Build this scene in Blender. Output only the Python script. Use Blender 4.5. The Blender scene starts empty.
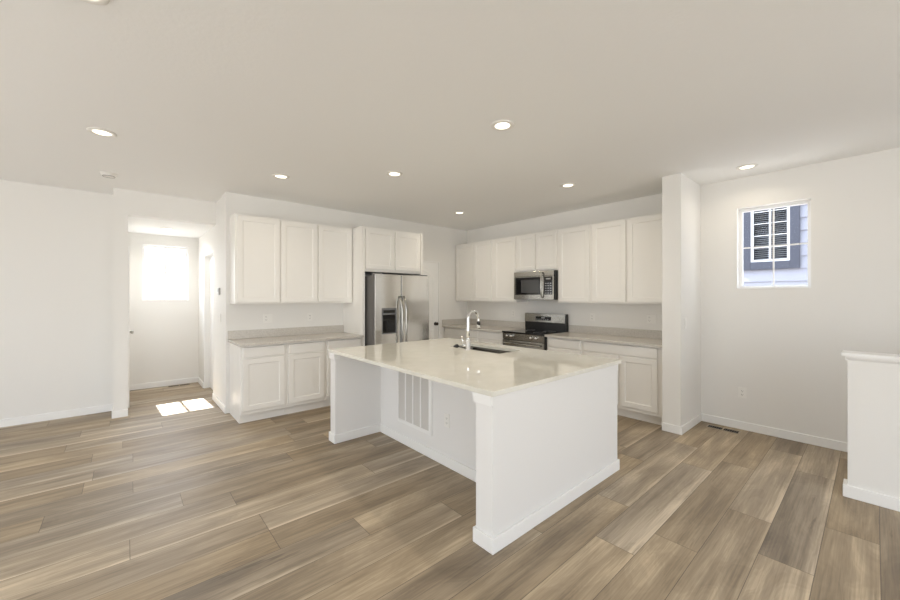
import bpy, bmesh, math, random
from mathutils import Vector, Matrix
R = math.radians
scn = bpy.context.scene
COL = scn.collection

# ------------------------------------------------------------------ camera
cam_d = bpy.data.cameras.new('camera')
cam = bpy.data.objects.new('camera', cam_d); COL.objects.link(cam)
cam_d.sensor_fit = 'HORIZONTAL'; cam_d.sensor_width = 36.0
cam_d.lens = 371.916 / 900 * 36
cam_d.shift_x = -(453.525 - 450) / 900
cam_d.shift_y = -(300 - 296.96) / 900
cam_d.clip_start = 0.02
cam.location = (0, 0, 1.442)
cam.rotation_euler = (R(90), 0, R(-41.439))
scn.camera = cam

# ------------------------------------------------------------------ world, sun, exposure
SKY = 3.9          # daylight strength
SUNGLOW = 17.0     # extra sky brightness towards the sun
world = bpy.data.worlds.new('daylight'); scn.world = world
world.use_nodes = True
wn = world.node_tree.nodes; wl = world.node_tree.links
wn.clear()
wo = wn.new('ShaderNodeOutputWorld'); wb = wn.new('ShaderNodeBackground')
wt = wn.new('ShaderNodeTexCoord'); ws = wn.new('ShaderNodeSeparateXYZ')
wr = wn.new('ShaderNodeValToRGB'); wm = wn.new('ShaderNodeMapRange')
wm.inputs[1].default_value = -0.35; wm.inputs[2].default_value = 0.8
wl.new(wt.outputs['Generated'], ws.inputs[0]); wl.new(ws.outputs['Z'], wm.inputs[0])
wl.new(wm.outputs[0], wr.inputs[0]); wl.new(wr.outputs[0], wb.inputs[0]); wl.new(wb.outputs[0], wo.inputs[0])
cr = wr.color_ramp
cr.elements[0].position = 0.0; cr.elements[0].color = (0.95, 0.93, 0.90, 1)
cr.elements[1].position = 1.0; cr.elements[1].color = (0.66, 0.80, 1.0, 1)
e = cr.elements.new(0.28); e.color = (0.97, 0.96, 0.94, 1)
e = cr.elements.new(0.34); e.color = (0.92, 0.96, 1.0, 1)
# brighter sky around the sun
wv = wn.new('ShaderNodeVectorMath'); wv.operation = 'DOT_PRODUCT'
wl.new(wt.outputs['Generated'], wv.inputs[0]); wv.inputs[1].default_value = Vector((-0.055, 1.0, 1.108)).normalized()
wx = wn.new('ShaderNodeMath'); wx.operation = 'MAXIMUM'; wx.inputs[1].default_value = 0.0; wl.new(wv.outputs['Value'], wx.inputs[0])
wp = wn.new('ShaderNodeMath'); wp.operation = 'POWER'; wp.inputs[1].default_value = 5.0; wl.new(wx.outputs[0], wp.inputs[0])
wq = wn.new('ShaderNodeMath'); wq.operation = 'MULTIPLY_ADD'; wq.inputs[1].default_value = SUNGLOW; wq.inputs[2].default_value = SKY
wl.new(wp.outputs[0], wq.inputs[0]); wl.new(wq.outputs[0], wb.inputs[1])

sd = bpy.data.lights.new('sun', 'SUN'); so = bpy.data.objects.new('sun', sd); COL.objects.link(so)
sd.energy = 20; sd.angle = R(0.6); sd.color = (1.0, 0.96, 0.9)
so.rotation_euler = Vector((0.055, -1.0, -1.108)).to_track_quat('-Z', 'Y').to_euler()
so.location = (0, 9, 9)

def portal(name, loc, rot, sx, sy):
    d = bpy.data.lights.new(name, 'AREA'); d.shape = 'RECTANGLE'; d.size = sx; d.size_y = sy
    d.cycles.is_portal = True
    o = bpy.data.objects.new(name, d); COL.objects.link(o); o.location = loc; o.rotation_euler = rot
portal('daylight_portal', (0.7, -3.72, 1.22), (R(90), 0, 0), 7.2, 2.3)
portal('daylight_portal', (.495, 7.76, 1.83), (R(-90), 0, 0), .6, .9)
portal('daylight_portal', (-3.52, 2.4, 1.22), (R(90), 0, R(-90)), 4.8, 2.3)

scn.view_settings.view_transform = 'Standard'
scn.view_settings.look = 'None'
scn.view_settings.gamma = 1
scn.view_settings.use_curve_mapping = False
scn.view_settings.exposure = 0.12
scn.cycles.max_bounces = 14
scn.cycles.diffuse_bounces = 10
scn.cycles.transparent_max_bounces = 12
scn.cycles.sample_clamp_indirect = 8

# ------------------------------------------------------------------ material helpers
def mat(name, col, rough=0.5, metal=0.0, **k):
    m = bpy.data.materials.new(name); m.use_nodes = True
    b = m.node_tree.nodes['Principled BSDF']
    b.inputs['Base Color'].default_value = (*col, 1)
    b.inputs['Roughness'].default_value = rough
    b.inputs['Metallic'].default_value = metal
    for kk, v in k.items():
        b.inputs[kk.replace('_', ' ')].default_value = v
    return m
def N(m, t, **k):
    n = m.node_tree.nodes.new(t)
    for a, v in k.items(): setattr(n, a, v)
    return n
def Lk(m, a, b): m.node_tree.links.new(a, b)
def bsdf(m): return m.node_tree.nodes['Principled BSDF']
def noise_bump(m, scale, strength, dist=0.002, detail=3):
    tc = N(m, 'ShaderNodeTexCoord'); n = N(m, 'ShaderNodeTexNoise'); b = N(m, 'ShaderNodeBump')
    n.inputs['Scale'].default_value = scale; n.inputs['Detail'].default_value = detail
    b.inputs['Strength'].default_value = strength; b.inputs['Distance'].default_value = dist
    Lk(m, tc.outputs['Object'], n.inputs['Vector']); Lk(m, n.outputs[0], b.inputs['Height'])
    Lk(m, b.outputs[0], bsdf(m).inputs['Normal'])
def mottled(m, c1, c2, scale, detail=4, lo=0.4, hi=0.6, rough=None):
    tc = N(m, 'ShaderNodeTexCoord'); n = N(m, 'ShaderNodeTexNoise'); r = N(m, 'ShaderNodeValToRGB')
    n.inputs['Scale'].default_value = scale; n.inputs['Detail'].default_value = detail
    r.color_ramp.elements[0].position = lo; r.color_ramp.elements[0].color = (*c1, 1)
    r.color_ramp.elements[1].position = hi; r.color_ramp.elements[1].color = (*c2, 1)
    Lk(m, tc.outputs['Object'], n.inputs['Vector']); Lk(m, n.outputs[0], r.inputs[0])
    Lk(m, r.outputs[0], bsdf(m).inputs['Base Color'])

M_wall = mat('wall_paint', (0.80, 0.79, 0.765), 0.65); noise_bump(M_wall, 60, 0.12)
M_ceil = mat('ceiling_paint', (0.87, 0.87, 0.86), 0.8); noise_bump(M_ceil, 45, 0.35, 0.003)
M_trim = mat('trim_paint', (0.86, 0.86, 0.85), 0.35); noise_bump(M_trim, 20, 0.03)
M_cab = mat('cabinet_paint', (0.835, 0.82, 0.785), 0.38); noise_bump(M_cab, 25, 0.03)
M_counter = mat('speckled_quartz', (0.6, 0.57, 0.53), 0.22)
mottled(M_counter, (0.54, 0.51, 0.465), (0.62, 0.59, 0.545), 60, 8, .38, .62)
M_icounter = mat('white_quartz', (0.72, 0.69, 0.62), 0.02, IOR=1.75)
mottled(M_icounter, (0.735, 0.72, 0.65), (0.775, 0.76, 0.69), 9, 6, 0.35, 0.65)
M_steel = mat('brushed_stainless', (0.76, 0.755, 0.74), 0.2, 1.0)
def brushed(m, sc):
    tc = N(m, 'ShaderNodeTexCoord'); mp = N(m, 'ShaderNodeMapping'); n = N(m, 'ShaderNodeTexNoise'); mr = N(m, 'ShaderNodeMapRange')
    mp.inputs['Scale'].default_value = sc; n.inputs['Scale'].default_value = 1; n.inputs['Detail'].default_value = 2
    mr.inputs[3].default_value = 0.10; mr.inputs[4].default_value = 0.18
    Lk(m, tc.outputs['Object'], mp.inputs[0]); Lk(m, mp.outputs[0], n.inputs['Vector'])
    Lk(m, n.outputs[0], mr.inputs[0]); Lk(m, mr.outputs[0], bsdf(m).inputs['Roughness'])
brushed(M_steel, (6, 6, 400))
M_steel2 = mat('appliance_stainless', (0.42, 0.41, 0.38), 0.22, 1.0)
M_dsteel = mat('dark_stainless', (0.22, 0.215, 0.205), 0.32, 1.0); brushed(M_dsteel, (6, 6, 300))
M_chrome = mat('chrome', (0.85, 0.85, 0.85), 0.06, 1.0); noise_bump(M_chrome, 5, 0.01)
M_black = mat('black_enamel', (0.012, 0.012, 0.013), 0.25); noise_bump(M_black, 30, 0.02)
M_glassblk = mat('black_glass', (0.008, 0.008, 0.009), 0.05); noise_bump(M_glassblk, 3, 0.005)
M_greyplas = mat('grey_plastic', (0.16, 0.16, 0.165), 0.4); noise_bump(M_greyplas, 60, 0.05)
M_case = mat('fridge_case_grey', (0.12, 0.115, 0.11), 0.45); noise_bump(M_case, 120, 0.1)
M_plast = mat('white_plastic', (0.84, 0.83, 0.80), 0.35); noise_bump(M_plast, 40, 0.02)
M_slot = mat('socket_slot', (0.10, 0.095, 0.09), 0.6); noise_bump(M_slot, 40, 0.02)
M_bronze = mat('dark_bronze', (0.045, 0.035, 0.03), 0.3, 0.9); noise_bump(M_bronze, 40, 0.03)
M_nickel = mat('satin_nickel', (0.5, 0.48, 0.44), 0.28, 1.0); noise_bump(M_nickel, 40, 0.02)
M_tanmetal = mat('tan_register_metal', (0.42, 0.35, 0.27), 0.5); noise_bump(M_tanmetal, 60, 0.05)
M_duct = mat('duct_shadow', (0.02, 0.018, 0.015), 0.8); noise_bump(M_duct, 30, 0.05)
M_grillefin = mat('grille_fin', (0.62, 0.60, 0.57), 0.5); noise_bump(M_grillefin, 30, 0.03)
M_vinyl = mat('white_vinyl', (0.86, 0.86, 0.86), 0.35); noise_bump(M_vinyl, 30, 0.02)
M_lens = mat('light_lens', (1, 0.95, 0.85), 0.5)
bsdf(M_lens).inputs['Emission Color'].default_value = (1.0, 0.90, 0.72, 1)
bsdf(M_lens).inputs['Emission Strength'].default_value = 2.2; noise_bump(M_lens, 30, 0.02)
M_ringt = mat('light_trim', (0.82, 0.80, 0.76), 0.4); noise_bump(M_ringt, 30, 0.02)
M_display = mat('appliance_display', (0.01, 0.012, 0.012), 0.15); noise_bump(M_display, 30, 0.01)
M_legend = mat('printed_legend', (0.45, 0.45, 0.45), 0.5); noise_bump(M_legend, 30, 0.01)
M_navy = mat('slate_blue_trim', (0.028, 0.030, 0.044), 0.6); noise_bump(M_navy, 30, 0.1)
M_siding = mat('pale_siding', (0.21, 0.21, 0.245), 0.7); noise_bump(M_siding, 12, 0.1)
M_blind = mat('blind_slat', (0.30, 0.30, 0.305), 0.5); noise_bump(M_blind, 30, 0.05)
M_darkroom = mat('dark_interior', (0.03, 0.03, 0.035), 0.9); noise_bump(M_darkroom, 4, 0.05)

# window glass: mostly see-through, a weak mirror
M_glass = bpy.data.materials.new('window_glass'); M_glass.use_nodes = True
g = M_glass.node_tree; g.nodes.clear()
go = g.nodes.new('ShaderNodeOutputMaterial'); gm = g.nodes.new('ShaderNodeMixShader')
gt = g.nodes.new('ShaderNodeBsdfTransparent'); gg = g.nodes.new('ShaderNodeBsdfGlossy'); gl = g.nodes.new('ShaderNodeLayerWeight')
gg.inputs['Roughness'].default_value = 0.02; gl.inputs['Blend'].default_value = 0.12
gmul = g.nodes.new('ShaderNodeMath'); gmul.operation = 'MULTIPLY'; gmul.inputs[1].default_value = 0.35
g.links.new(gl.outputs['Fresnel'], gmul.inputs[0]); g.links.new(gmul.outputs[0], gm.inputs[0])
g.links.new(gt.outputs[0], gm.inputs[1]); g.links.new(gg.outputs[0], gm.inputs[2]); g.links.new(gm.outputs[0], go.inputs[0])

# plank floor
def floor_material():
    m = mat('oak_plank_floor', (0.3, 0.22, 0.15), 0.36)
    def math_(op, a=None, b=None, c=None):
        n = N(m, 'ShaderNodeMath', operation=op)
        for i, v in enumerate((a, b, c)):
            if v is None: continue
            if isinstance(v, (int, float)): n.inputs[i].default_value = v
            else: Lk(m, v, n.inputs[i])
        return n.outputs[0]
    tc = N(m, 'ShaderNodeTexCoord'); sp = N(m, 'ShaderNodeSeparateXYZ'); Lk(m, tc.outputs['Object'], sp.inputs[0])
    X, Y = sp.outputs[0], sp.outputs[1]
    W, LEN = 0.227, 1.51
    v = math_('DIVIDE', math_('SUBTRACT', Y, 0.207), W)
    row = math_('FLOOR', v); fy = math_('FRACT', v)
    wn1 = N(m, 'ShaderNodeTexWhiteNoise', noise_dimensions='1D'); Lk(m, row, wn1.inputs['W'])
    # board ends as laid: row number -> where a joint falls
    joints = {0: 2.671, 1: 3.085, 2: 2.42, 3: 2.13, 4: 2.593, 10: .667, 11: .02, 12: .58, 13: .302, 14: -.397, 15: .044, 18: .052, 21: -.425}
    off = math_('MULTIPLY', wn1.outputs['Value'], 5.0)
    for rn, jx in joints.items():
        is_row = math_('COMPARE', row, float(rn), 0.1)
        want = (-jx / LEN) % 1.0 + rn
        off = math_('ADD', math_('MULTIPLY', off, math_('SUBTRACT', 1.0, is_row)), math_('MULTIPLY', is_row, want))
    u = math_('ADD', math_('DIVIDE', X, LEN), off)
    colid = math_('FLOOR', u); fx = math_('FRACT', u)
    cid = N(m, 'ShaderNodeCombineXYZ'); Lk(m, colid, cid.inputs[0]); Lk(m, row, cid.inputs[1])
    wn2 = N(m, 'ShaderNodeTexWhiteNoise', noise_dimensions='2D'); Lk(m, cid.outputs[0], wn2.inputs['Vector'])
    wn3 = N(m, 'ShaderNodeTexWhiteNoise', noise_dimensions='3D'); 
    cid3 = N(m, 'ShaderNodeCombineXYZ'); Lk(m, colid, cid3.inputs[0]); Lk(m, row, cid3.inputs[1]); cid3.inputs[2].default_value = 7.3
    Lk(m, cid3.outputs[0], wn3.inputs['Vector'])
    h1, h2 = wn2.outputs['Value'], wn3.outputs['Value']
    # grain coordinates, shifted for each plank
    gv = N(m, 'ShaderNodeCombineXYZ')
    Lk(m, math_('ADD', X, math_('MULTIPLY', h1, 37.0)), gv.inputs[0])
    Lk(m, math_('ADD', Y, math_('MULTIPLY', h2, 23.0)), gv.inputs[1])
    Lk(m, math_('MULTIPLY', h1, 11.0), gv.inputs[2])
    def gnoise(sc, detail, rough=0.5, dist=0.0):
        mp = N(m, 'ShaderNodeMapping'); mp.inputs['Scale'].default_value = sc
        n = N(m, 'ShaderNodeTexNoise'); n.inputs['Scale'].default_value = 1; n.inputs['Detail'].default_value = detail
        n.inputs['Roughness'].default_value = rough; n.inputs['Distortion'].default_value = dist
        Lk(m, gv.outputs[0], mp.inputs[0]); Lk(m, mp.outputs[0], n.inputs['Vector']); return n.outputs[0]
    fine = gnoise((3.0, 110.0, 1), 5, 0.6)
    streak = gnoise((0.9, 14.0, 1), 3, 0.5, 0.4)
    blotch = gnoise((1.2, 4.5, 1), 3, 0.5, 0.6)
    # cathedral rings
    rings = math_('SINE', math_('MULTIPLY', blotch, 120.0))
    wisp = gnoise((2.2, 30.0, 1), 4, 0.55, 0.8)
    tone = math_('ADD', math_('MULTIPLY', math_('SUBTRACT', h1, 0.5), 0.26),
            math_('ADD', math_('MULTIPLY', math_('SUBTRACT', streak, 0.5), 0.70),
             math_('ADD', math_('MULTIPLY', math_('SUBTRACT', blotch, 0.5), 1.0),
              math_('ADD', math_('MULTIPLY', math_('SUBTRACT', fine, 0.5), 0.65), math_('MULTIPLY', rings, 0.022)))))
    # pale sapwood along one edge of some boards
    sap = N(m, 'ShaderNodeMapRange', interpolation_type='SMOOTHSTEP')
    Lk(m, math_('ADD', fy, math_('ADD', math_('MULTIPLY', math_('SUBTRACT', streak, 0.5), 0.5), math_('MULTIPLY', h2, 0.34))), sap.inputs[0])
    sap.inputs[1].default_value = 0.26; sap.inputs[2].default_value = 0.16; sap.inputs[3].default_value = 0.0; sap.inputs[4].default_value = 0.26
    # dark wisps
    dw = N(m, 'ShaderNodeMapRange', interpolation_type='SMOOTHSTEP'); Lk(m, wisp, dw.inputs[0])
    dw.inputs[1].default_value = 0.36; dw.inputs[2].default_value = 0.26; dw.inputs[3].default_value = 0.0; dw.inputs[4].default_value = 0.22
    t = math_('SUBTRACT', math_('ADD', math_('ADD', tone, sap.outputs[0]), 0.51), dw.outputs[0])
    ramp = N(m, 'ShaderNodeValToRGB'); Lk(m, t, ramp.inputs[0])
    el = ramp.color_ramp.elements
    el[0].position = 0.0; el[0].color = (0.130, 0.095, 0.060, 1)
    el[1].position = 1.0; el[1].color = (0.66, 0.53, 0.355, 1)
    k = el.new(0.35); k.color = (0.250, 0.187, 0.117, 1)
    k = el.new(0.65); k.color = (0.395, 0.303, 0.193, 1)
    # some boards greyer
    hs = N(m, 'ShaderNodeHueSaturation'); Lk(m, ramp.outputs[0], hs.inputs['Color'])
    Lk(m, math_('ADD', math_('MULTIPLY', h2, 0.25), 0.74), hs.inputs['Saturation'])
    # seams
    dy = math_('MULTIPLY', math_('MINIMUM', fy, math_('SUBTRACT', 1.0, fy)), W)
    dx = math_('MULTIPLY', math_('MINIMUM', fx, math_('SUBTRACT', 1.0, fx)), LEN)
    d = math_('MINIMUM', dx, dy)
    seam = math_('LESS_THAN', d, 0.0018)
    mx = N(m, 'ShaderNodeMix', data_type='RGBA'); Lk(m, math_('MULTIPLY', seam, 0.75), mx.inputs[0])
    Lk(m, hs.outputs[0], mx.inputs[6]); mx.inputs[7].default_value = (0.09, 0.065, 0.045, 1)
    Lk(m, mx.outputs[2], bsdf(m).inputs['Base Color'])
    bp = N(m, 'ShaderNodeBump'); bp.inputs['Strength'].default_value = 0.25; bp.inputs['Distance'].default_value = 0.002
    Lk(m, math_('SUBTRACT', math_('MULTIPLY', fine, 0.3), seam), bp.inputs['Height']); Lk(m, bp.outputs[0], bsdf(m).inputs['Normal'])
    Lk(m, math_('ADD', 0.40, math_('MULTIPLY', fine, 0.16)), bsdf(m).inputs['Roughness'])
    return m
M_floor = floor_material()

# ------------------------------------------------------------------ mesh helpers
class MB:
    def __init__(s): s.bm = bmesh.new()
    def box(s, x0, x1, y0, y1, z0, z1):
        v = [s.bm.verts.new(p) for p in ((x0,y0,z0),(x1,y0,z0),(x1,y1,z0),(x0,y1,z0),(x0,y0,z1),(x1,y0,z1),(x1,y1,z1),(x0,y1,z1))]
        for f in ((3,2,1,0),(4,5,6,7),(0,1,5,4),(1,2,6,5),(2,3,7,6),(3,0,4,7)): s.bm.faces.new([v[i] for i in f])
        return s
    def quad(s, pts):
        s.bm.faces.new([s.bm.verts.new(p) for p in pts]); return s
    def prism(s, prof, axis, a, b):
        # prof: 2D polygon (counter-clockwise), extruded along axis from a to b
        def P(p, t):
            return {'x': (t, p[0], p[1]), 'y': (p[0], t, p[1]), 'z': (p[0], p[1], t)}[axis]
        v0 = [s.bm.verts.new(P(p, a)) for p in prof]; v1 = [s.bm.verts.new(P(p, b)) for p in prof]
        n = len(prof)
        s.bm.faces.new(v0); s.bm.faces.new(v1[::-1])
        for i in range(n): s.bm.faces.new((v0[i], v1[i], v1[(i+1) % n], v0[(i+1) % n]))
        return s
    def lathe(s, prof, c=(0,0,0), axis='z', seg=28):
        # prof: list of (radius, height)
        rings = []
        def P(r, h, a):
            x, y = r*math.cos(a), r*math.sin(a)
            q = {'z': (x, y, h), 'x': (h, x, y), 'y': (x, h, y)}[axis]
            return (q[0]+c[0], q[1]+c[1], q[2]+c[2])
        for r, h in prof:
            if r < 1e-6: rings.append([s.bm.verts.new(P(0, h, 0))])
            else: rings.append([s.bm.verts.new(P(r, h, 2*math.pi*i/seg)) for i in range(seg)])
        for A, B in zip(rings, rings[1:]):
            for i in range(seg):
                j = (i+1) % seg
                if len(A) == 1 and len(B) == 1: continue
                if len(A) == 1: s.bm.faces.new((A[0], B[i], B[j]))
                elif len(B) == 1: s.bm.faces.new((A[i], A[j], B[0]))
                else: s.bm.faces.new((A[i], A[j], B[j], B[i]))
        return s
    def tube(s, pts, r, seg=12, cap=True):
        pts = [Vector(p) for p in pts]; rad = r if isinstance(r, (list, tuple)) else [r]*len(pts)
        prev = None; rings = []
        for i, p in enumerate(pts):
            t = (pts[min(i+1, len(pts)-1)] - pts[max(i-1, 0)]).normalized()
            if prev is None:
                up = Vector((0,0,1)) if abs(t.z) < 0.9 else Vector((1,0,0))
                n = t.cross(up).normalized()
            else: n = (prev - t*prev.dot(t)).normalized()
            prev = n; b = t.cross(n)
            rings.append([s.bm.verts.new(p + (n*math.cos(2*math.pi*k/seg) + b*math.sin(2*math.pi*k/seg))*rad[i]) for k in range(seg)])
        for A, B in zip(rings, rings[1:]):
            for k in range(seg): s.bm.faces.new((A[k], A[(k+1) % seg], B[(k+1) % seg], B[k]))
        if cap: s.bm.faces.new(rings[0][::-1]); s.bm.faces.new(rings[-1])
        return s
    def build(s, name, m, parent=None, bevel=0.0, smooth=False, seg=2):
        bmesh.ops.recalc_face_normals(s.bm, faces=s.bm.faces)
        me = bpy.data.meshes.new(name); s.bm.to_mesh(me); s.bm.free()
        o = bpy.data.objects.new(name, me); COL.objects.link(o); me.materials.append(m)
        if parent is not None: o.parent = parent
        if smooth:
            for p in me.polygons: p.use_smooth = True
        if bevel:
            b = o.modifiers.new('bevel', 'BEVEL'); b.width = bevel; b.segments = seg; b.limit_method = 'ANGLE'; b.angle_limit = R(40)
        return o
def tag(o, label=None, cat=None, group=None, kind=None):
    if label: o['label'] = label
    if cat: o['category'] = cat
    if group: o['group'] = group
    if kind: o['kind'] = kind
    return o
def thing(name, label, cat, loc=(0,0,0), rz=0, group=None):
    o = bpy.data.objects.new(name, None); COL.objects.link(o); o.location = loc; o.rotation_euler = (0,0,rz)
    o.empty_display_size = 0.1
    return tag(o, label, cat, group)
def struct(name, mb, m, label, parent=None, bevel=0.0):
    o = mb.build(name, m, parent, bevel)
    return o if parent is not None else tag(o, label, name.split('_')[0], kind='structure')

# ------------------------------------------------------------------ measurements
XW = 5.038; YB = 5.306; H = 2.74
XD = 0.934; YD = 5.986; YH = 7.60; YL = 6.396
XL = -3.4; YR = -3.6; HL = 0.026; PX = -0.106; HZ = 2.438
XP, YP0, YP1 = 4.362, 1.525, 1.345
HX, HY = 3.907, 0.130

# ------------------------------------------------------------------ shell
struct('floor', MB().box(XL-.12, XW+.12, YR-.12, YH+.14, -.1, 0), M_floor, 'wide oak plank floor running through kitchen and hall')
struct('ceiling', MB().box(XL-.12, XW+.12, YR-.12, YH+.14, H, H+.12), M_ceil, 'flat textured off white ceiling over the whole room')
w = MB(); wy0, wy1, wz0, wz1 = .414, 1.002, 1.53, 2.413
w.box(XW, XW+.14, YR-.12, wy0, 0, H).box(XW, XW+.14, wy1, YB, 0, H).box(XW, XW+.14, wy0, wy1, 0, wz0).box(XW, XW+.14, wy0, wy1, wz1, H)
struct('wall_right', w, M_wall, 'off white right hand wall behind the range and around the small window')
struct('wall_back', MB().box(XD, XW+.14, YB, YB+.12, 0, H), M_wall, 'off white back wall behind the refrigerator')
w = MB(); oy0, oy1, oz = 6.19, 7.02, 2.10
w.box(XD, XD+.12, YB+.12, oy0, 0, H).box(XD, XD+.12, oy1, YH, 0, H).box(XD, XD+.12, oy0, oy1, oz, H)
struct('wall_hall_right', w, M_wall, 'right wall of the hall with a doorway in it')
w = MB(); w.box(PX, HL, YD, YD+.12, 0, H).box(HL, XD, YD, YD+.12, HZ, H)
struct('wall_doorway', w, M_wall, 'wall end and header framing the hall opening')
struct('wall_hall_left', MB().box(PX, HL, YD+.12, YH, 0, H), M_wall, 'left wall of the hall')
w = MB(); hx0, hx1, hz0, hz1 = .20, .79, 1.385, 2.27
w.box(PX, hx0, YH, YH+.14, 0, H).box(hx1, XW, YH, YH+.14, 0, H).box(hx0, hx1, YH, YH+.14, 0, hz0).box(hx0, hx1, YH, YH+.14, hz1, H)
struct('wall_hall_back', w, M_wall, 'far wall of the hall holding a small bright window')
tag(MB().box(HL, XD, YD+.12, YH, HZ, H).build('ceiling_hall', M_ceil), 'lower white ceiling over the hall', 'ceiling', kind='structure')
struct('wall_left_back', MB().box(XL-.12, PX, YL, YL+.12, 0, H), M_wall, 'plain white wall left of the hall opening')
struct('wall_pier', MB().box(XP, XW, YP1, YP0, 0, H), M_wall, 'white wall pier between range wall and window wall')
# room behind the camera: tall window openings
w = MB(); oo = [(-2.9, -.6), (-.4, 1.9), (2.1, 3.7)]
z0, z1 = .12, 2.37
w.box(XL-.12, XW, YR-.12, YR, 0, z0).box(XL-.12, XW, YR-.12, YR, z1, H)
xs = [XL-.12] + [a for p in oo for a in p] + [XW]
for i in range(0, len(xs), 2): w.box(xs[i], xs[i+1], YR-.12, YR, z0, z1)
struct('wall_rear', w, M_wall, 'rear wall behind the camera with three tall windows')
w = MB(); lo = [(.1, 2.3), (2.7, 4.7)]  # unseen windows, added and placed to shape the daylight in the room
w.box(XL-.12, XL, YR, YL, 0, z0).box(XL-.12, XL, YR, YL, z1, H)
ys = [YR] + [a for p in lo for a in p] + [YL]
for i in range(0, len(ys), 2): w.box(XL-.12, XL, ys[i], ys[i+1], z0, z1)
struct('wall_left', w, M_wall, 'left wall outside the picture with two wide windows added for daylight')

# half wall by the stairs, with cap and bed moulding
struct('wall_half', MB().box(HX, HX+.12, YR, HY, 0, 1.006), M_wall, 'low half wall with white cap at the right edge')
m = MB(); m.box(HX-.03, HX+.15, YR, HY+.03, 1.018, 1.041)
m.prism([(HX, .985), (HX, 1.018), (HX-.022, 1.018), (HX-.017, 1.004), (HX-.007, .994)], 'y', YR, HY+.012)
m.box(HX-.010, HX+.130, HY, HY+.012, .986, 1.018).box(HX, HX+.12, YR, HY, 1.006, 1.018)
tag(m.build('trim_1', M_trim, bevel=.003), 'white moulded cap along the top of the half wall', 'trim', kind='structure')

# baseboards
def base(name, segs, label):
    m = MB()
    for (x0, x1, y0, y1) in segs: m.box(x0, x1, y0, y1, 0, .087)
    tag(m.build(name, M_trim, bevel=.004), label, 'baseboard', kind='structure')
T = .014
base('baseboard_right', [(XW-T, XW, YR, YP1)], 'white baseboard under the small window')
base('baseboard_pier', [(XP-T, XW-T, YP1-T, YP1), (XP-T, XP, YP1, YP0)], 'white baseboard wrapping the wall pier')
base('baseboard_half_wall', [(HX-T, HX, YR, HY+.024), (HX, HX+.12, HY, HY+.024)], 'white baseboard at the foot of the half wall')
base('baseboard_left', [(XL, PX, YL-T, YL)], 'white baseboard along the plain left wall')
base('baseboard_doorway', [(PX-T, HL, YD-T, YD), (PX-T, PX, YD, YL-T)], 'white baseboard around the hall wall end')
base('baseboard_hall', [(HL, XD-T, YH-T, YH), (XD-T, XD, oy1+.005, YH), (XD-T, XD, YB-.0, oy0-.005)], 'white baseboard along hall walls')

# doors of the hall
def casing_open(name, x, y0, y1, z, side):
    pass
d = MB(); d.box(XD+.075, XD+.11, oy0+.02, oy1-.02, .01, oz-.02)
door = d.build('door_1', M_trim, bevel=.003); tag(door, 'white closet door set in the right wall of the hall', 'door', kind='structure')
d = MB(); d.box(XD, XD+.12, oy0, oy0+.02, 0, oz).box(XD, XD+.12, oy1-.02, oy1, 0, oz).box(XD, XD+.12, oy0+.02, oy1-.02, oz-.02, oz)
d.build('door_frame', M_trim, door)
# left hall door, seen edge on, with its knob
d = MB(); d.box(HL, HL+.010, 6.50, 7.27, .01, 2.04)
door = d.build('door_2', M_trim, bevel=.002); tag(door, 'white door in the left wall of the hall, edge on with round knob', 'door', kind='structure')
d = MB(); d.box(HL, HL+.016, 6.43, 6.495, 0, 2.11).box(HL, HL+.016, 7.275, 7.34, 0, 2.11).box(HL, HL+.016, 6.495, 7.275, 2.045, 2.11)
d.build('door_casing', M_trim, door, bevel=.002)
MB().lathe([(0, .0), (.03, .0), (.03, .006), (.012, .010), (.012, .022), (.026, .032), (.029, .043), (.022, .054), (0, .057)], (HL+.010, 7.20, .93), 'x').build('door_knob', M_nickel, door, smooth=True)

# pantry door in the back wall, two panels with an arched top panel
px0, px1, pz = 3.55, 4.305, 2.065
door = MB().box(px0, px1, YB-.008, YB, .008, pz).build('door_3', M_trim, bevel=.002)
tag(door, 'white pantry door with arched panel right of the refrigerator', 'door', kind='structure')
def arch_panel(x0, x1, z0, z1, rise, y, parent):
    n = 14; xc = (x0+x1)/2; hw = (x1-x0)/2
    def outl(ins):
        pts = [(x0+ins, z0+ins), (x1-ins, z0+ins)]
        for i in range(n+1):
            t = 1-2*i/n
            pts.append((xc + t*(hw-ins), z1 - ins - rise*t*t if rise else z1-ins))
        return pts
    bm = bmesh.new(); lay = []
    for ins, dy in ((0, 0), (.012, -.006), (.03, -.006), (.042, -.001)):
        lay.append([bm.verts.new((p[0], y+dy, p[1])) for p in outl(ins)])
    for A, B in zip(lay, lay[1:]):
        k = len(A)
        for i in range(k): bm.faces.new((A[i], A[(i+1) % k], B[(i+1) % k], B[i]))
    bm.faces.new(lay[-1]); mm = MB(); mm.bm = bm
    return mm.build('door_panel', M_trim, parent)
arch_panel(px0+.11, px1-.11, 1.0, pz-.13, .12, YB-.008, door)
arch_panel(px0+.11, px1-.11, .2, .86, 0, YB-.008, door)
MB().lathe([(0, 0), (.032, 0), (.032, -.006), (.012, -.012), (.012, -.034), (.027, -.042), (.030, -.056), (.022, -.068), (0, -.071)], (4.235, YB-.008, .955), 'y').build('door_knob', M_bronze, door, smooth=True)
m = MB(); m.box(px0-.024, px0-.007, YB-.014, YB, 0, pz+.024).box(px1+.007, px1+.024, YB-.014, YB, 0, pz+.024).box(px0-.007, px1+.007, YB-.014, YB, pz+.007, pz+.024)
m.build('door_frame', M_trim, door)

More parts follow.
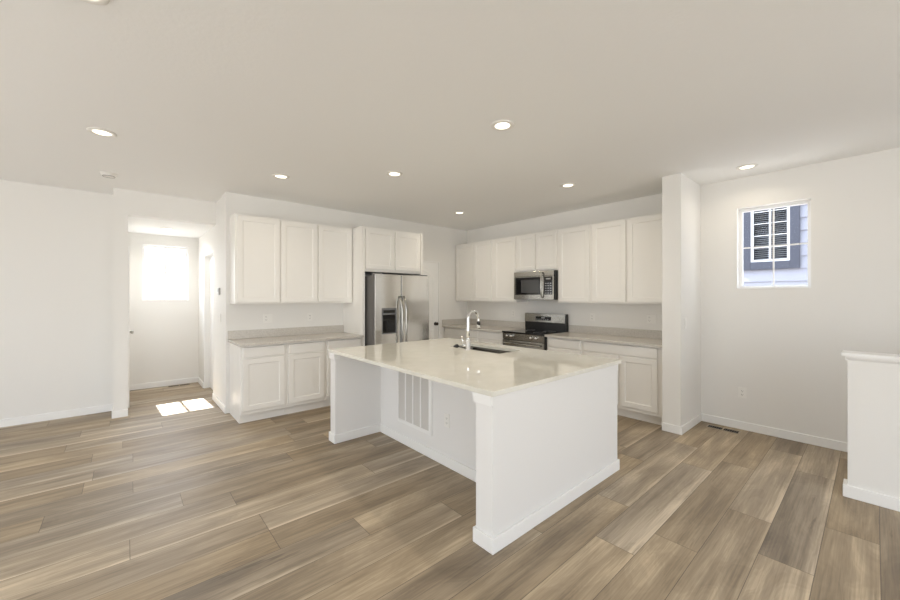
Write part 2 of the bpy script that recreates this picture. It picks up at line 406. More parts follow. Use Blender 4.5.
# ------------------------------------------------------------------ windows
def window(name, axis, wall, a0, a1, z0, z1, label, gw):
    # sash set back in the reveal; grille 2 x 2
    def B(m, u0, u1, d0, d1, zz0, zz1):
        if axis == 'x': m.box(wall+d0, wall+d1, u0, u1, zz0, zz1)
        else: m.box(u0, u1, wall+d0, wall+d1, zz0, zz1)
    f = MB(); t = .032
    B(f, a0, a0+t, .085, .135, z0, z1); B(f, a1-t, a1, .085, .135, z0, z1)
    B(f, a0+t, a1-t, .085, .135, z0, z0+t); B(f, a0+t, a1-t, .085, .135, z1-t, z1)
    o = f.build(name, M_vinyl, bevel=.002); tag(o, label, 'window', kind='structure')
    p = MB(); B(p, a0+t, a1-t, .108, .112, z0+t, z1-t); p.build('window_pane', M_glass, o)
    ac = (a0+a1)/2; zc = (z0+z1)/2 + (.01)
    gm = MB(); B(gm, ac-gw, ac+gw, .098, .107, z0+t, z1-t); B(gm, a0+t, ac-gw, .098, .107, zc-gw, zc+gw); B(gm, ac+gw, a1-t, .098, .107, zc-gw, zc+gw)
    gm.build('window_grille', M_vinyl, o)
    s = MB(); B(s, a0, a1, -.006, .084, z0, z0+.010); s.build('window_sill', M_trim, o)
    return o
window('window_1', 'x', XW, wy0, wy1, wz0, wz1, 'small square window with white grille in the right wall', .007)
window('window_2', 'y', YH, hx0, hx1, hz0, hz1, 'bright sunlit window at the end of the hall', .016)
# tall windows behind the camera
for i, (a, b) in enumerate(oo):
    f = MB(); f.box(a, a+.05, YR-.09, YR-.04, z0, z1).box(b-.05, b, YR-.09, YR-.04, z0, z1).box(a+.05, b-.05, YR-.09, YR-.04, z0, z0+.05).box(a+.05, b-.05, YR-.09, YR-.04, z1-.05, z1).box((a+b)/2-.03, (a+b)/2+.03, YR-.09, YR-.04, z0+.05, z1-.05)
    tag(f.build('window_%d' % (3+i), M_vinyl), 'tall white framed window behind the camera', 'window', kind='structure')
for i, (a, b) in enumerate(lo):
    f = MB(); f.box(XL-.09, XL-.04, a, a+.05, z0, z1).box(XL-.09, XL-.04, b-.05, b, z0, z1).box(XL-.09, XL-.04, a+.05, b-.05, z0, z0+.05).box(XL-.09, XL-.04, a+.05, b-.05, z1-.05, z1).box(XL-.09, XL-.04, (a+b)/2-.03, (a+b)/2+.03, z0+.05, z1-.05)
    tag(f.build('window_%d' % (6+i), M_vinyl), 'unseen white framed window added in the left wall for daylight', 'window', kind='structure')

# ------------------------------------------------------------------ neighbouring house outside window_1
M_nvinyl = mat('dimmed_white_vinyl', (0.5, 0.5, 0.5), 0.5); noise_bump(M_nvinyl, 30, .03)  # white vinyl dimmed in its colour against overexposure from the sky glow
nh = thing('neighboring_house', 'pale lavender sided house with slate blue window surround seen through the small window', 'house', (8.0, 1.15, 0))
s = MB(); z = -.5; k = 0
while z < 5.5:      # lapped boards
    for (u0, u1) in ((-4, -.25), (.25, 3.5)) if (z + .18 > 2.03 and z < 3.4) else ((-4, 3.5),):
        s.prism([(0, z), (.03, z), (.03, z+.2), (.018, z+.2)], 'y', u0, u1)
    z += .2
s.box(.03, .2, -4, -.25, -.5, 5.5).box(.03, .2, .25, 3.5, -.5, 5.5).box(.03, .2, -.25, .25, -.5, 2.03).box(.03, .2, -.25, .25, 3.4, 5.5)
s.build('siding', M_siding, nh)
s = MB(); s.box(-.03, -.001, -.367, -.25, 1.9, 3.5).box(-.03, -.001, .25, .43, 1.9, 3.5).box(-.03, -.001, -.25, .25, 1.9, 2.03).box(-.03, -.001, -.25, .25, 3.4, 3.5)
s.build('window_surround', M_navy, nh, bevel=.004)
f = MB(); a = .25; f.box(-.015, .05, -a, -a+.035, 2.03, 3.4).box(-.015, .05, a-.035, a, 2.03, 3.4).box(-.015, .05, -a+.035, a-.035, 2.03, 2.065).box(-.015, .05, -a+.035, a-.035, 3.365, 3.4)
f.box(.0, .05, -.012, .012, 2.065, 3.365)
for zz in (2.27, 2.47, 2.67, 2.87, 3.07): f.box(.005, .03, -a+.035, -.012, zz-.005, zz+.005).box(.005, .03, .012, a-.035, zz-.005, zz+.005)
f.build('window_frame', M_nvinyl, nh)
f = MB(); zz = 2.08
while zz < 3.35:
    f.quad([(.075, -a+.04, zz), (.075, a-.04, zz), (.1, a-.04, zz+.014), (.1, -a+.04, zz+.014)]); zz += .033
f.build('blind', M_blind, nh)
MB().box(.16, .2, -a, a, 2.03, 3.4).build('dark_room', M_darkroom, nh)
MB().box(.055, .058, -a+.03, a-.03, 2.06, 3.37).build('pane', M_glass, nh)

# ------------------------------------------------------------------ cabinets
def shaker(w, h, x0, z0, yf, parent, name='door', rail=.057, t=.02):
    """framed door: front at y = yf, occupying x0..x0+w, z0..z0+h"""
    bm = bmesh.new(); lay = []
    for ins, dy in ((0, t), (0, .002), (.002, 0), (rail, 0), (rail+.008, .007)):
        lay.append([bm.verts.new((x0+a, yf+dy, z0+b)) for a, b in ((ins, ins), (w-ins, ins), (w-ins, h-ins), (ins, h-ins))])
    for A, B in zip(lay, lay[1:]):
        for i in range(4): bm.faces.new((A[i], A[(i+1) % 4], B[(i+1) % 4], B[i]))
    bm.faces.new(lay[-1]); bm.faces.new(lay[0][::-1]); mm = MB(); mm.bm = bm
    return mm.build(name, M_cab, parent)
def slab(w, h, x0, z0, yf, parent, t=.02):
    bm = bmesh.new(); lay = []
    for ins, dy in ((0, t), (0, .005), (.005, 0), (.012, 0)):
        lay.append([bm.verts.new((x0+a, yf+dy, z0+b)) for a, b in ((ins, ins), (w-ins, ins), (w-ins, h-ins), (ins, h-ins))])
    for A, B in zip(lay, lay[1:]):
        for i in range(4): bm.faces.new((A[i], A[(i+1) % 4], B[(i+1) % 4], B[i]))
    bm.faces.new(lay[-1]); bm.faces.new(lay[0][::-1]); mm = MB(); mm.bm = bm
    return mm.build('drawer', M_cab, parent)

# local frame: width +x, front -y, back at y = 0
def upper(label, loc, rz, w, z0, z1, doors, dep=.298, group=None):
    o = thing('upper_cabinet', label, 'cabinet', (loc[0], loc[1], z0), rz, group)
    h = z1-z0
    MB().box(0, w, -dep, 0, 0, h).build('cabinet_body', M_cab, o, bevel=.0015)
    for a, b in doors: shaker(b-a, h-.040, a, .020, -dep-.021, o)
    return o
def lower(label, loc, rz, w, doors, drawers, group=None, dep=.585):
    o = thing('base_cabinet', label, 'cabinet', (loc[0], loc[1], 0), rz, group)
    MB().box(0, w, -dep, 0, .105, .884).build('cabinet_body', M_cab, o, bevel=.0015)
    MB().box(0, w, -dep+.065, -.01, 0, .105).build('toe_kick', M_cab, o)
    for a, b in doors: shaker(b-a, .588, a, .148, -dep-.021, o)
    for a, b in drawers: slab(b-a, .118, a, .752, -dep-.021, o)
    return o
G1 = 'wall cabinets left of the refrigerator'; G2 = 'base cabinets left of the refrigerator'
# left run on the back wall
xs = [(.972, 1.476, 'nearest the hall'), (1.476, 1.957, 'in the middle of three'), (1.957, 2.464, 'beside the refrigerator panel')]
for i, (a, b, s) in enumerate(xs):
    dl = [(.021, .497), (.008, .472), (.009, .492)][i]
    upper('white shaker wall cabinet on the back wall, %s' % s, (a, YB-.001, 0), 0, b-a-.0015, 1.358, 2.432, [dl], group=G1)
xs = [(.972, 1.465, 'nearest the hall'), (1.465, 1.950, 'in the middle of three'), (1.950, 2.464, 'partly hidden behind the island end')]
for i, (a, b, s) in enumerate(xs):
    dl = [(.020, .471), (.022, .462), (.024, .482)][i]
    lower('white base cabinet with one drawer on the back wall, %s' % s, (a, YB-.001, 0), 0, b-a-.0015, [dl], [dl], group=G2)
# fridge surround
o = thing('refrigerator_cabinet', 'tall white side panels and two door cabinet bridging over the refrigerator', 'cabinet', (2.466, YB-.001, 0))
MB().box(0, .038, -.605, 0, 0, 2.432).build('side_panel', M_cab, o, bevel=.0015)
MB().box(1.001, 1.039, -.605, 0, 0, 2.432).build('side_panel', M_cab, o, bevel=.0015)
MB().box(.039, 1.0, -.585, 0, 1.80, 2.432).build('cabinet_body', M_cab, o, bevel=.0015)
shaker(.462, .562, .052, 1.838, -.606, o); shaker(.452, .562, .540, 1.838, -.606, o)

# range wall, local x runs towards the camera (-y)
RZ = R(-90); G3 = 'wall cabinets along the range wall'; G4 = 'base cabinets along the range wall'
def U(y0, y1, z0, doors, label):
    upper(label, (XW-.001, y0, 0), RZ, y0-y1-.0015, z0, 2.432, [(y0-a, y0-b) for a, b in doors], group=G3)
U(5.303, 4.335, 1.358, [(5.275, 4.795), (4.785, 4.365)], 'white two door wall cabinet in the far kitchen corner')
U(4.335, 3.825, 1.358, [(4.300, 3.850)], 'white single door wall cabinet just left of the microwave')
U(3.825, 3.063, 1.835, [(3.800, 3.450), (3.432, 3.085)], 'short white two door cabinet directly above the microwave')
U(3.063, 2.542, 1.358, [(3.040, 2.560)], 'white single door wall cabinet just right of the microwave')
U(2.542, 1.545, 1.358, [(2.522, 2.075), (2.052, 1.590)], 'white two door wall cabinet next to the wall pier')
def Lw(y0, y1, doors, drawers, label):
    lower(label, (XW-.001, y0, 0), RZ, y0-y1-.0015, [(y0-a, y0-b) for a, b in doors], [(y0-a, y0-b) for a, b in drawers], group=G4)
Lw(5.303, 4.385, [(4.66, 4.41)], [(5.27, 4.41)], 'white base cabinet in the far corner under the counter')
Lw(4.385, 3.828, [(4.355, 3.86)], [(4.355, 3.86)], 'white base cabinet immediately left of the range')
Lw(3.055, 2.512, [(3.025, 2.535)], [(3.025, 2.535)], 'white base cabinet immediately right of the range')
Lw(2.512, 1.545, [(2.485, 2.045), (2.015, 1.60)], [(2.485, 1.60)], 'wide white base cabinet with long drawer beside the wall pier')

# ------------------------------------------------------------------ perimeter countertops
def ctop(name, label, parts, splash):
    o = MB()
    for b in parts: o.box(*b)
    o = o.build(name, M_counter, bevel=.002); tag(o, label, 'countertop', 'perimeter countertops')
    s = MB()
    for b in splash: s.box(*b)
    s.build('backsplash', M_counter, o, bevel=.0015)
yf = YB-.642
ctop('countertop', 'speckled greige countertop on the back wall left of the refrigerator', [(.952, 2.465, yf, YB-.001, .885, .915)], [(.952, 2.465, YB-.02, YB-.001, .9152, 1.02)])
xf = XW-.642
ctop('countertop', 'speckled greige countertop in the far corner left of the range', [(xf, XW-.001, 3.826, YB-.001, .885, .915)], [(XW-.02, XW-.001, 3.826, YB-.001, .9152, 1.02), (xf, XW-.021, YB-.02, YB-.001, .9152, 1.02)])
ctop('countertop', 'speckled greige countertop between the range and the wall pier', [(xf, XW-.001, YP0+.001, 3.058, .885, .915)], [(XW-.02, XW-.001, YP0+.001, 3.058, .9152, 1.02)])

# ------------------------------------------------------------------ island
def ring_slab(x0, x1, y0, y1, a0, a1, b0, b1, z0, z1):
    bm = bmesh.new(); L = []
    for z in (z0, z1):
        O = [bm.verts.new((x, y, z)) for x, y in ((x0, y0), (x1, y0), (x1, y1), (x0, y1))]
        I = [bm.verts.new((x, y, z)) for x, y in ((a0, b0), (a1, b0), (a1, b1), (a0, b1))]
        L.append((O, I))
    for k, (O, I) in enumerate(L):
        for i in range(4):
            j = (i+1) % 4; bm.faces.new((O[i], O[j], I[j], I[i]))
    for i in range(4):
        j = (i+1) % 4
        bm.faces.new((L[0][0][i], L[0][0][j], L[1][0][j], L[1][0][i])); bm.faces.new((L[0][1][i], L[0][1][j], L[1][1][j], L[1][1][i]))
    m = MB(); m.bm = bm; return m
IX0, IX1, IY0, IY1, KX = 1.550, 3.083, 1.423, 3.628, 2.057
isl = thing('kitchen_island', 'white kitchen island with two end walls and a recessed knee wall', 'island', (2.3, 2.5, 0))
def ip(m, name, mt, bevel=0): 
    o = m.build(name, mt, isl, bevel); o.location = (-2.3, -2.5, 0); return o
ye = IY0+.134; yfw = IY1-.075+.0; yfi = 3.515
M_isl = mat('island_paint', (0.80, 0.795, 0.785), 0.45); noise_bump(M_isl, 60, 0.06)
ip(MB().box(IX0, IX1, IY0, ye, 0, .884), 'end_wall', M_isl, .002)
ip(MB().box(IX0, IX1, yfi, IY1, 0, .884), 'end_wall', M_isl, .002)
ip(MB().box(KX, KX+.11, ye, yfi, 0, .884), 'knee_wall', M_isl)
b = MB()
def ringbase(x0, x1, y0, y1): pass
b.box(IX0-T, IX1+T, IY0-T, IY0, 0, .087).box(IX0-T, IX0, IY0, ye, 0, .087).box(IX1, IX1+T, IY0, ye, 0, .087)
b.box(IX0-T, KX-T, ye, ye+T, 0, .087)
b.box(KX-T, KX, ye+T, yfi-T, 0, .087)
b.box(IX0-T, KX, yfi-T, yfi, 0, .087).box(IX0-T, IX0, yfi, IY1, 0, .087).box(IX0-T, IX1+T, IY1, IY1+T, 0, .087)
ip(b, 'baseboard', M_trim, .004)
def endcap(y0, y1, inner):
    m_ = MB(); o_ = .014
    if inner > 0: prof = [(IX0-o_, y0), (IX0, y0), (IX0, y1), (IX0+.045, y1), (IX0+.045, y1+o_), (IX0-o_, y1+o_)]
    else: prof = [(IX0-o_, y1), (IX0-o_, y0-o_), (IX0+.045, y0-o_), (IX0+.045, y0), (IX0, y0), (IX0, y1)]
    ip(m_.prism(prof, 'z', .828, .8845), 'cap_trim', M_trim)
endcap(IY0, ye, 1); endcap(yfi, IY1, -1)
ip(MB().box(IX1, IX1+.016, IY0, ye, .828, .8845), 'cap_trim', M_trim, .002)
# cabinet side of the island (faces the range)
ip(MB().box(KX+.1105, 2.18, ye, yfi, .105, .884), 'back_panel', M_cab)
ip(MB().box(2.1805, 2.98, ye, yfi, .105, .12), 'bottom_panel', M_cab)
ip(MB().box(2.96, 2.98, ye, yfi, .1205, .16), 'face_rail', M_cab)
ip(MB().box(2.96, 2.98, ye, yfi, .86, .884), 'face_rail', M_cab)
for yy in (ye, 2.24, 3.09, yfi-.02): ip(MB().box(2.1805, 2.98, yy, yy+.02, .1205, .86), 'partition', M_cab)
ip(MB().box(KX+.12, 2.91, ye, yfi, 0, .1045), 'toe_kick', M_cab)
def idoor(y0, y1, zz0, zz1, nm):
    d = shaker(y1-y0, zz1-zz0, 0, 0, 0, isl, nm); d.rotation_euler = (0, 0, R(90)); d.location = (3.002-2.3, y0-2.5, zz0)
for a, b_ in ((1.59, 2.235), (2.26, 2.665), (2.675, 3.085), (3.11, 3.495)):
    idoor(a, b_, .148, .736, 'door')
    idoor(a, b_, .752, .868, 'drawer')

# countertop with the sink cut-out
SX0, SX1, SY0, SY1 = 2.605, 2.935, 2.31, 3.02
ct = ring_slab(1.530, 3.118, 1.404, 3.645, SX0, SX1, SY0, SY1, .885, .915).build('island_countertop', M_icounter, bevel=.0025)
tag(ct, 'large glossy cream quartz countertop on the island with a sink cut-out', 'countertop')
# sink
sk = thing('kitchen_sink', 'stainless undermount sink in the island counter', 'sink', ((SX0+SX1)/2, (SY0+SY1)/2, .68))
a, b2 = (SX1-SX0)/2, (SY1-SY0)/2
bm = bmesh.new()
def rr(hx, hy, r, z, n=5):
    P = []
    for cx, cy, a0 in ((hx-r, hy-r, 0), (-hx+r, hy-r, 90), (-hx+r, -hy+r, 180), (hx-r, -hy+r, 270)):
        for i in range(n+1):
            t = R(a0+90*i/n); P.append(bm.verts.new((cx+r*math.cos(t), cy+r*math.sin(t), z)))
    return P
lay = [rr(a+.02, b2+.02, .03, .2035), rr(a+.004, b2+.004, .02, .2035), rr(a+.002, b2+.002, .03, .19), rr(a-.006, b2-.006, .04, .02), rr(a-.03, b2-.03, .04, .0), rr(.05, .05, .049, -.004)]
for A, B in zip(lay, lay[1:]):
    n = len(A)
    for i in range(n): bm.faces.new((A[i], A[(i+1) % n], B[(i+1) % n], B[i]))
bm.faces.new(lay[-1]); mm = MB(); mm.bm = bm
so_ = mm.build('basin', M_dsteel, sk, smooth=True); sf = so_.modifiers.new('thickness', 'SOLIDIFY'); sf.thickness = .0012
MB().lathe([(0, .003), (.03, .003), (.034, .001), (.045, .003), (.045, -.003)], (0, 0, .0), 'z').build('drain', M_chrome, sk, smooth=True)

# faucet
fx, fy = 2.545, 2.665
fa = thing('kitchen_faucet', 'tall chrome gooseneck faucet on the island in front of the sink', 'faucet', (fx, fy, .9155))
MB().lathe([(0, 0), (.027, 0), (.027, .005), (.0235, .01), (.0225, .10), (.017, .115), (0, .115)]).build('faucet_base', M_chrome, fa, smooth=True)
pts = [(0, 0, .10), (0, 0, .20), (0, 0, .31)]
rad = .072
for i in range(1, 13):
    t = math.pi*i/12*1.03
    pts.append((rad-rad*math.cos(t), 0, .31+rad*math.sin(t)))
MB().tube(pts, [.0165, .0155, .014]+[.0135]*12, 14).build('spout', M_chrome, fa, smooth=True)
ex, ez = pts[-1][0], pts[-1][2]
MB().tube([(ex, 0, ez+.004), (ex+.002, 0, ez-.03), (ex+.006, 0, ez-.085), (ex+.007, 0, ez-.098)], [.0145, .0155, .019, .016], 16).build('spray_head', M_chrome, fa, smooth=True)
MB().tube([(ex+.0015, 0, ez-.022), (ex+.0055, 0, ez-.062)], [.0166, .0184], 16).build('spray_button', M_black, fa, smooth=True)
# side valve with upright lever and dark end knob, pointing away to the left
dx_, dy_ = -.55, .83
MB().tube([(0, 0, .045), (dx_*.055, dy_*.055, .045)], .013, 14).build('side_valve', M_chrome, fa, smooth=True)
MB().tube([(dx_*.052, dy_*.052, .05), (dx_*.054, dy_*.054, .09), (dx_*.062, dy_*.062, .14)], [.0075, .006, .0065], 10).build('lever', M_chrome, fa, smooth=True)
MB().tube([(dx_*.055, dy_*.055, .036), (dx_*.10, dy_*.10, .034)], .007, 10).build('side_stem', M_dsteel, fa, smooth=True)
MB().tube([(dx_*.098, dy_*.098, .034), (dx_*.108, dy_*.108, .036), (dx_*.125, dy_*.125, .036), (dx_*.15, dy_*.15, .030)], [.008, .019, .018, .006], 14).build('end_knob', M_black, fa, smooth=True)

# return air grille on the knee wall
ga = thing('return_air_grille', 'white return air grille with four grey louvred bays on the island knee wall', 'vent', (KX, 2.89, .2))
gy0, gy1, gh = -.275, .275, .66
m = MB(); m.box(-.010, -.0005, gy0, gy0+.045, 0, gh).box(-.010, -.0005, gy1-.012, gy1, 0, gh).box(-.010, -.0005, gy0+.045, gy1-.012, 0, .034).box(-.010, -.0005, gy0+.045, gy1-.012, gh-.03, gh)
m.build('grille_frame', M_trim, ga, bevel=.002)
y0, y1 = gy0+.045, gy1-.012; bw = (y1-y0)/4
for k in (1, 2, 3): MB().box(-.010, -.0005, y0+bw*k-.009, y0+bw*k+.009, .034, gh-.03).build('divider', M_trim, ga, bevel=.001)
for k in range(4):
    m = MB(); zz = .036
    a = y0+bw*k+(.009 if k else 0); b_ = y0+bw*(k+1)-(.009 if k < 3 else 0)
    while zz < gh-.042:
        m.prism([(-.0075, zz), (-.0065, zz), (-.0015, zz+.011), (-.0025, zz+.011)], 'y', a, b_); zz += .0125
    m.box(-.0012, -.0005, a, b_, .034, gh-.03)
    m.build('louvres', M_grillefin, ga)

# ------------------------------------------------------------------ outlets, switches
def plate(name, label, cat, loc, rz, gangs, kind, group):
    """front faces local -y"""
    o = thing(name, label, cat, loc, rz, group)
    w = .07 + .046*(gangs-1)
    MB().box(-w/2, w/2, -.006, -.0005, -.0575, .0575).build('wall_plate', M_plast, o, bevel=.002)
    for g_ in range(gangs):
        cx = (g_-(gangs-1)/2)*.046
        kd = kind[g_]
        if kd == 's':
            MB().box(cx-.016, cx+.016, -.0085, -.0061, -.033, .033).build('rocker', M_plast, o, bevel=.001)
        else:
            for s in (-1, 1):
                q = MB().box(cx-.0165, cx+.0165, -.0078, -.0061, s*.020-.014, s*.020+.014).build('socket', M_plast, o, bevel=.001)
                m = MB(); m.box(cx-.008, cx-.0055, -.0083, -.0079, s*.020-.004, s*.020+.007).box(cx+.0055, cx+.008, -.0083, -.0079, s*.020-.004, s*.020+.006).box(cx-.0025, cx+.0025, -.0083, -.0079, s*.020-.010, s*.020-.006)
                m.build('slots', M_slot, q)
    return o
GO = 'power outlets and switches'
plate('wall_outlet', 'white double gang outlet and switch plate over the left counter', 'outlet', (1.413, YB, 1.16), 0, 2, 'os', GO)
plate('wall_outlet', 'white single outlet over the left counter near the refrigerator panel', 'outlet', (1.964, YB, 1.16), 0, 1, 'o', GO)
plate('wall_outlet', 'white outlet on the range wall left of the range', 'outlet', (XW, 4.14, 1.16), RZ, 1, 'o', GO)
plate('wall_outlet', 'white outlet on the range wall just right of the range', 'outlet', (XW, 2.69, 1.15), RZ, 1, 'o', GO)
plate('wall_outlet', 'white double gang outlet plate over the counter by the wall pier', 'outlet', (XW, 1.885, 1.16), RZ, 2, 'os', GO)
plate('wall_outlet', 'white outlet low on the wall under the small window', 'outlet', (XW, .954, .40), RZ, 1, 'o', GO)
plate('wall_outlet', 'white outlet on the island knee wall beside the air grille', 'outlet', (KX, 2.41, .39), RZ, 1, 'o', GO)
plate('light_switch', 'white light switch low on the hall side wall under the thermostat', 'switch', (XD, 5.66, 1.166), RZ, 1, 's', GO)
plate('light_switch', 'white light switch on the bright side of the wall pier', 'switch', (4.50, YP1, 1.16), 0, 1, 's', GO)
M_thermo = mat('pale_grey_plastic', (0.42, 0.41, 0.39), 0.4); noise_bump(M_thermo, 40, .02)
th = thing('thermostat', 'small pale grey thermostat on the wall beside the hall opening', 'thermostat', (XD, 5.70, 1.515), RZ)
MB().box(-.038, .038, -.022, -.0005, -.045, .045).build('housing', M_thermo, th, bevel=.005)
MB().box(-.030, .030, -.0232, -.0222, -.005, .038).build('display', M_greyplas, th)

# ------------------------------------------------------------------ floor registers
def register(label, cx, cy, lx, ly):
    o = thing('floor_register', label, 'vent', (cx, cy, 0), 0, 'floor registers')
    t = .012; hx_, hy_ = lx/2, ly/2
    m = MB(); z = .005
    m.box(-hx_, -hx_+t, -hy_, hy_, .0005, z).box(hx_-t, hx_, -hy_, hy_, .0005, z)
    long_y = ly > lx
    if long_y: m.box(-hx_+t, hx_-t, -hy_, -hy_+t, .0005, z).box(-hx_+t, hx_-t, hy_-t, hy_, .0005, z).box(-hx_+t, hx_-t, -.007, .007, .0005, z)
    else: m.box(-hx_+t, hx_-t, -hy_, -hy_+t, .0005, z).box(-hx_+t, hx_-t, hy_-t, hy_, .0005, z).box(-.007, .007, -hy_+t, hy_-t, .0005, z)
    m.build('register_frame', M_tanmetal, o, bevel=.001)
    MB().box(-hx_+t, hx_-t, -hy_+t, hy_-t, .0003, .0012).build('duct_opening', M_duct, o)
    m = MB(); n = 14; L = (ly if long_y else lx)-2*t
    for i in range(1, n):
        p = -L/2+L*i/n
        if long_y: m.box(-hx_+t, hx_-t, p-.0015, p+.0015, .0013, .004)
        else: m.box(p-.0015, p+.0015, -hy_+t, hy_-t, .0013, .004)
    m.build('vanes', M_bronze, o)
register('tan metal floor register by the baseboard under the small window', 4.883, 1.095, .11, .30)
register('tan metal floor register at the far wall of the hall', .66, 7.50, .30, .11)

# ------------------------------------------------------------------ ceiling lights
def can(label, x, y, z, watts=4.5, tint=(1.0, .88, .70)):
    o = thing('recessed_light', label, 'ceiling light', (x, y, z), 0, 'recessed ceiling lights')
    MB().lathe([(.088, -.0005), (.088, -.004), (.080, -.009), (.062, -.010), (.056, -.006), (.056, -.0005)], seg=36).build('trim_ring', M_ringt, o, smooth=True)
    MB().lathe([(0, -.0075), (.040, -.0072), (.0555, -.005), (.0555, -.001), (0, -.001)], seg=36).build('lens', M_lens, o, smooth=True)
    d = bpy.data.lights.new('downlight', 'AREA'); d.shape = 'DISK'; d.size = .10; d.energy = watts; d.color = tint; d.spread = R(150)
    l = bpy.data.objects.new('downlight', d); COL.objects.link(l); l.parent = o; l.location = (0, 0, -.014)
for lab, x, y in (('round recessed light cut by the top edge of the picture', -.137, 2.205),
                  ('round recessed light nearest the plain left wall', -.137, 4.024),
                  ('round recessed light in front of the left wall cabinets', 1.253, 4.217),
                  ('round recessed light above the far end of the island', 2.123, 3.342),
                  ('largest round recessed light, above the near end of the island', 2.135, 1.86),
                  ('round recessed light above the range aisle nearer the pier', 3.849, 2.354),
                  ('small round recessed light in the far kitchen corner', 3.852, 4.224),
                  ('round recessed light near the small window', 4.638, .842)):
    can(lab, x, y, H, 1.5 if x > 4.4 or x < .5 else 2.5 if x < 2 else 4.3)
can('round recessed light in the low hall ceiling', .461, 6.81, HZ, 5.5, (1.0, .95, .88))
sm = thing('smoke_detector', 'small round white smoke detector on the ceiling before the hall', 'smoke detector', (-.129, 5.33, H))
MB().lathe([(0, -.032), (.045, -.032), (.062, -.024), (.066, -.008), (.070, -.006), (.070, -.0005), (0, -.0005)], seg=32).build('detector_housing', M_plast, sm, smooth=True)
MB().lathe([(.047, -.0325), (.052, -.031), (.050, -.0345)], seg=32).build('vent_ring', M_greyplas, sm, smooth=True)

# ------------------------------------------------------------------ refrigerator
fr = thing('refrigerator', 'stainless side by side refrigerator with water dispenser in the cabinet recess', 'refrigerator', (2.53, 4.468, 0))
FW = .925; sp = .426
MB().box(.004, FW-.004, .075, .77, .02, 1.735).build('case', M_case, fr, bevel=.004)
MB().box(sp-.03, sp+.03, .062, .0745, .11, 1.75).build('dark_gap_backing', M_black, fr)  # black bar added behind the door split so the gap reads dark
MB().box(.02, FW-.02, .05, .0745, .02, .10).build('kick_grille', M_black, fr)
def fdoor(x0, x1, name):
    n = 8; dpt = .006
    prof = []
    w_ = x1-x0; r = .007
    # slightly crowned front
    prof.append((x0, .060)); prof.append((x0, r))
    for i in range(n+1):
        t = i/n; prof.append((x0+.006+(w_-.012)*t, .002-dpt*4*t*(1-t)*.5))
    prof.append((x1, r)); prof.append((x1, .060))
    o = MB().prism(prof, 'z', .11, 1.755).build(name, M_steel, fr, bevel=.0015)
    o.data.materials.append(M_case)          # painted door edges
    for p in o.data.polygons:
        if abs(p.normal.y) < .6: p.material_index = 1
    return o
dl = fdoor(0, sp-.005, 'freezer_door'); dr = fdoor(sp+.005, FW, 'fridge_door')
MB().box(sp+.0030, sp+.0048, .006, .058, .12, 1.745).build('dark_door_edge', M_black, dr)  # dark strip added over the bright door side to darken the split
# dispenser
m = MB(); dx0, dx1, dz0, dz1 = .105, .335, .93, 1.29
m.box(dx0, dx1, -.006, -.0015, dz1-.095, dz1)
m.build('dispenser_panel', M_greyplas, dl, bevel=.001)
m = MB(); m.box(dx0, dx1, -.006, -.0015, dz0, dz0+.016).box(dx0, dx0+.012, -.006, -.0015, dz0+.016, dz1-.095).box(dx1-.012, dx1, -.006, -.0015, dz0+.016, dz1-.095)
m.build('dispenser_frame', M_greyplas, dl)
MB().box(dx0+.012, dx1-.012, -.004, -.0015, dz0+.016, dz1-.095).build('dispenser_recess', M_glassblk, dl)
MB().box(.19, .25, -.010, -.0045, 1.02, 1.13)  .build('dispenser_paddle', M_black, dl, bevel=.002)
MB().box(dx0+.02, dx1-.02, -.007, -.0061, dz1-.07, dz1-.03).build('dispenser_display', M_display, dl)
def fhandle(x, side, par):
    pts = []
    for i in range(15):
        t = i/14; z = .62+(1.45-.62)*t
        pts.append((x, -.012-.058*(1-(2*t-1)**6)*.92 - .006*math.sin(math.pi*t), z))
    return MB().tube(pts, [.011]+[.013]*13+[.011], 12).build('handle', M_steel2, par, smooth=True)
fhandle(sp-.034, -1, dl); fhandle(sp+.034, 1, dr)
for x in (.05, FW-.09): MB().box(x-.03, x+.07, .02, .13, 1.7555, 1.772).build('hinge_cover', M_greyplas, fr, bevel=.003)

# ------------------------------------------------------------------ range
rg = thing('range', 'stainless electric range with black glass cooktop between base cabinets', 'stove', (XW-.02, 3.821, 0), RZ)
RW = .758
D = .60
MB().box(0, RW, -D, -.001, .03, .895).build('oven_body', M_black, rg, bevel=.002)
MB().box(-.0, RW, -D-.045, -.07, .896, .918).build('cooktop', M_glassblk, rg, bevel=.003)
for cx, cy, r in ((.2, -.45, .10), (.56, -.45, .085), (.2, -.2, .075), (.56, -.2, .09)):
    MB().lathe([(r, .9183), (r+.002, .9187), (r+.004, .9183)], (cx, cy, 0), 'z', 32).build('burner_ring', M_legend, rg)
bgd = MB().box(0, RW, -.068, -.001, .896, 1.18).build('backguard', M_black, rg, bevel=.004)
MB().prism([(-.078, 1.045), (-.069, 1.045), (-.069, 1.178), (-.072, 1.178)], 'x', .002, RW-.012).build('backguard_panel', M_steel2, bgd)
m = MB().box(.22, .50, -.081, -.0785, 1.075, 1.135); m.build('display', M_display, bgd)
for i in range(6): MB().box(.235+.04*i, .255+.04*i, -.0816, -.0811, 1.085, 1.092).build('button_mark', M_legend, bgd)
MB().box(.33, .39, -.0816, -.0811, 1.105, 1.125).build('clock_display', M_legend, bgd)
cp = MB().prism([(-D-.03, .80), (-D-.001, .80), (-D-.001, .893), (-D-.038, .893)], 'x', .006, RW-.006).build('control_panel', M_steel2, rg)
for x in (.11, .19, .55, .64):
    k = MB().lathe([(0, -.033), (.016, -.033), (.019, -.028), (.022, -.006), (.025, 0), (0, 0)], (x, -D-.034, .853), 'y', 20).build('knob', M_chrome, cp, smooth=True)
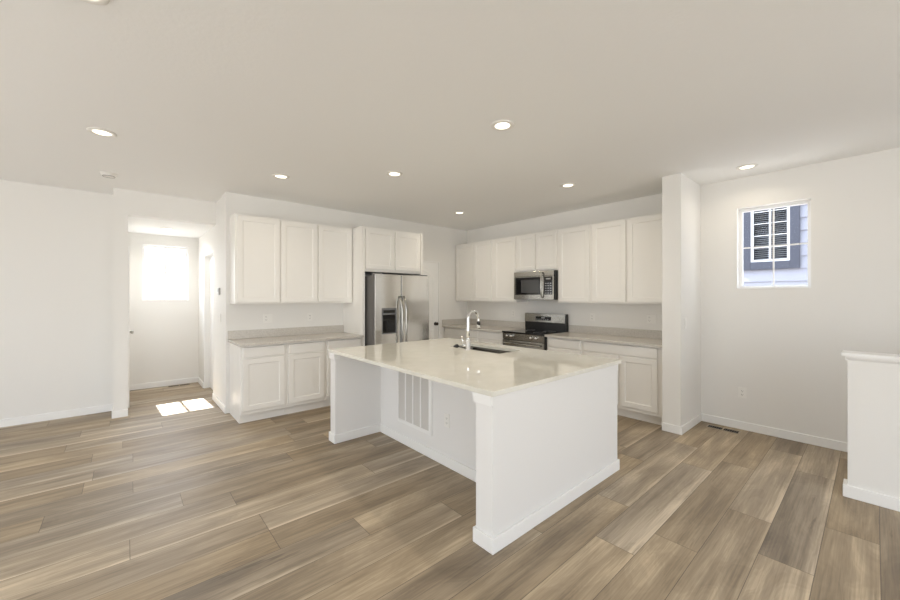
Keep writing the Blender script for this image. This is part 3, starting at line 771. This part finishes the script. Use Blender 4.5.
od = MB().box(.006, RW-.006, -D-.035, -D-.001, .20, .792).build('oven_door', M_steel2, rg, bevel=.004)
MB().box(.09, RW-.09, -D-.038, -D-.0355, .30, .64).build('oven_window', M_glassblk, od)
MB().tube([(.05, -D-.036, .745), (.055, -D-.07, .748), (.09, -D-.082, .748), (RW/2, -D-.086, .748), (RW-.09, -D-.082, .748), (RW-.055, -D-.07, .748), (RW-.05, -D-.036, .745)], .0115, 12).build('oven_handle', M_steel2, od, smooth=True)
MB().box(.006, RW-.006, -D-.03, -D-.001, .05, .19).build('storage_drawer', M_steel2, rg, bevel=.004)

# ------------------------------------------------------------------ microwave
M_screen = mat('smoked_screen', (0.06, 0.06, 0.06), 0.25); noise_bump(M_screen, 60, .02)
mw = thing('microwave_oven', 'stainless over the range microwave with vertical handle', 'microwave', (XW-.002, 3.806, 1.40), RZ)
MW, MH, MD = .741, .432, .365
MB().box(0, MW, -MD, 0, 0, MH-.0).build('microwave_body', M_black, mw, bevel=.003)
vt = MB().box(.0, MW-.012, -MD-.024, -MD-.001, MH-.075, MH-.002).build('vent_band', M_steel2, mw, bevel=.003)
dr_ = MB()
x0, x1, z0_, z1_ = 0, .560, .0, MH-.078
dr_.box(x0, x1, -MD-.026, -MD-.001, z0_+.004, z0_+.075).box(x0, x0+.028, -MD-.026, -MD-.001, z0_+.075, z1_).box(x1-.045, x1, -MD-.026, -MD-.001, z0_+.075, z1_).box(x0+.028, x1-.045, -MD-.026, -MD-.001, z1_-.012, z1_)
dr_ = dr_.build('microwave_door', M_steel2, mw)
wn_ = MB().box(x0+.028, x1-.045, -MD-.023, -MD-.001, z0_+.075, z1_-.012).build('door_glass', M_glassblk, dr_)
MB().box(x0+.14, x1-.08, -MD-.0242, -MD-.0232, z0_+.105, z1_-.05).build('viewing_screen', M_screen, dr_)
MB().tube([(.542, -MD-.027, .03), (.542, -MD-.055, .05), (.542, -MD-.066, .12), (.542, -MD-.07, .21), (.542, -MD-.066, .32), (.542, -MD-.055, .385), (.542, -MD-.027, .405)], .010, 12).build('handle', M_steel2, dr_, smooth=True)
kp = MB().box(.562, MW-.012, -MD-.025, -MD-.001, .004, MH-.078).build('control_panel', M_steel2, mw)
MB().box(.574, MW-.03, -MD-.027, -MD-.0255, .078, MH-.09).build('keypad', M_glassblk, kp)
m = MB()
for r_ in range(5):
    for c_ in range(3): m.box(.586+.042*c_, .610+.042*c_, -MD-.0276, -MD-.0271, .095+.036*r_, .103+.036*r_)
m.box(.60, .68, -MD-.0276, -MD-.0271, .30, .32)
m.build('key_legends', M_legend, kp)
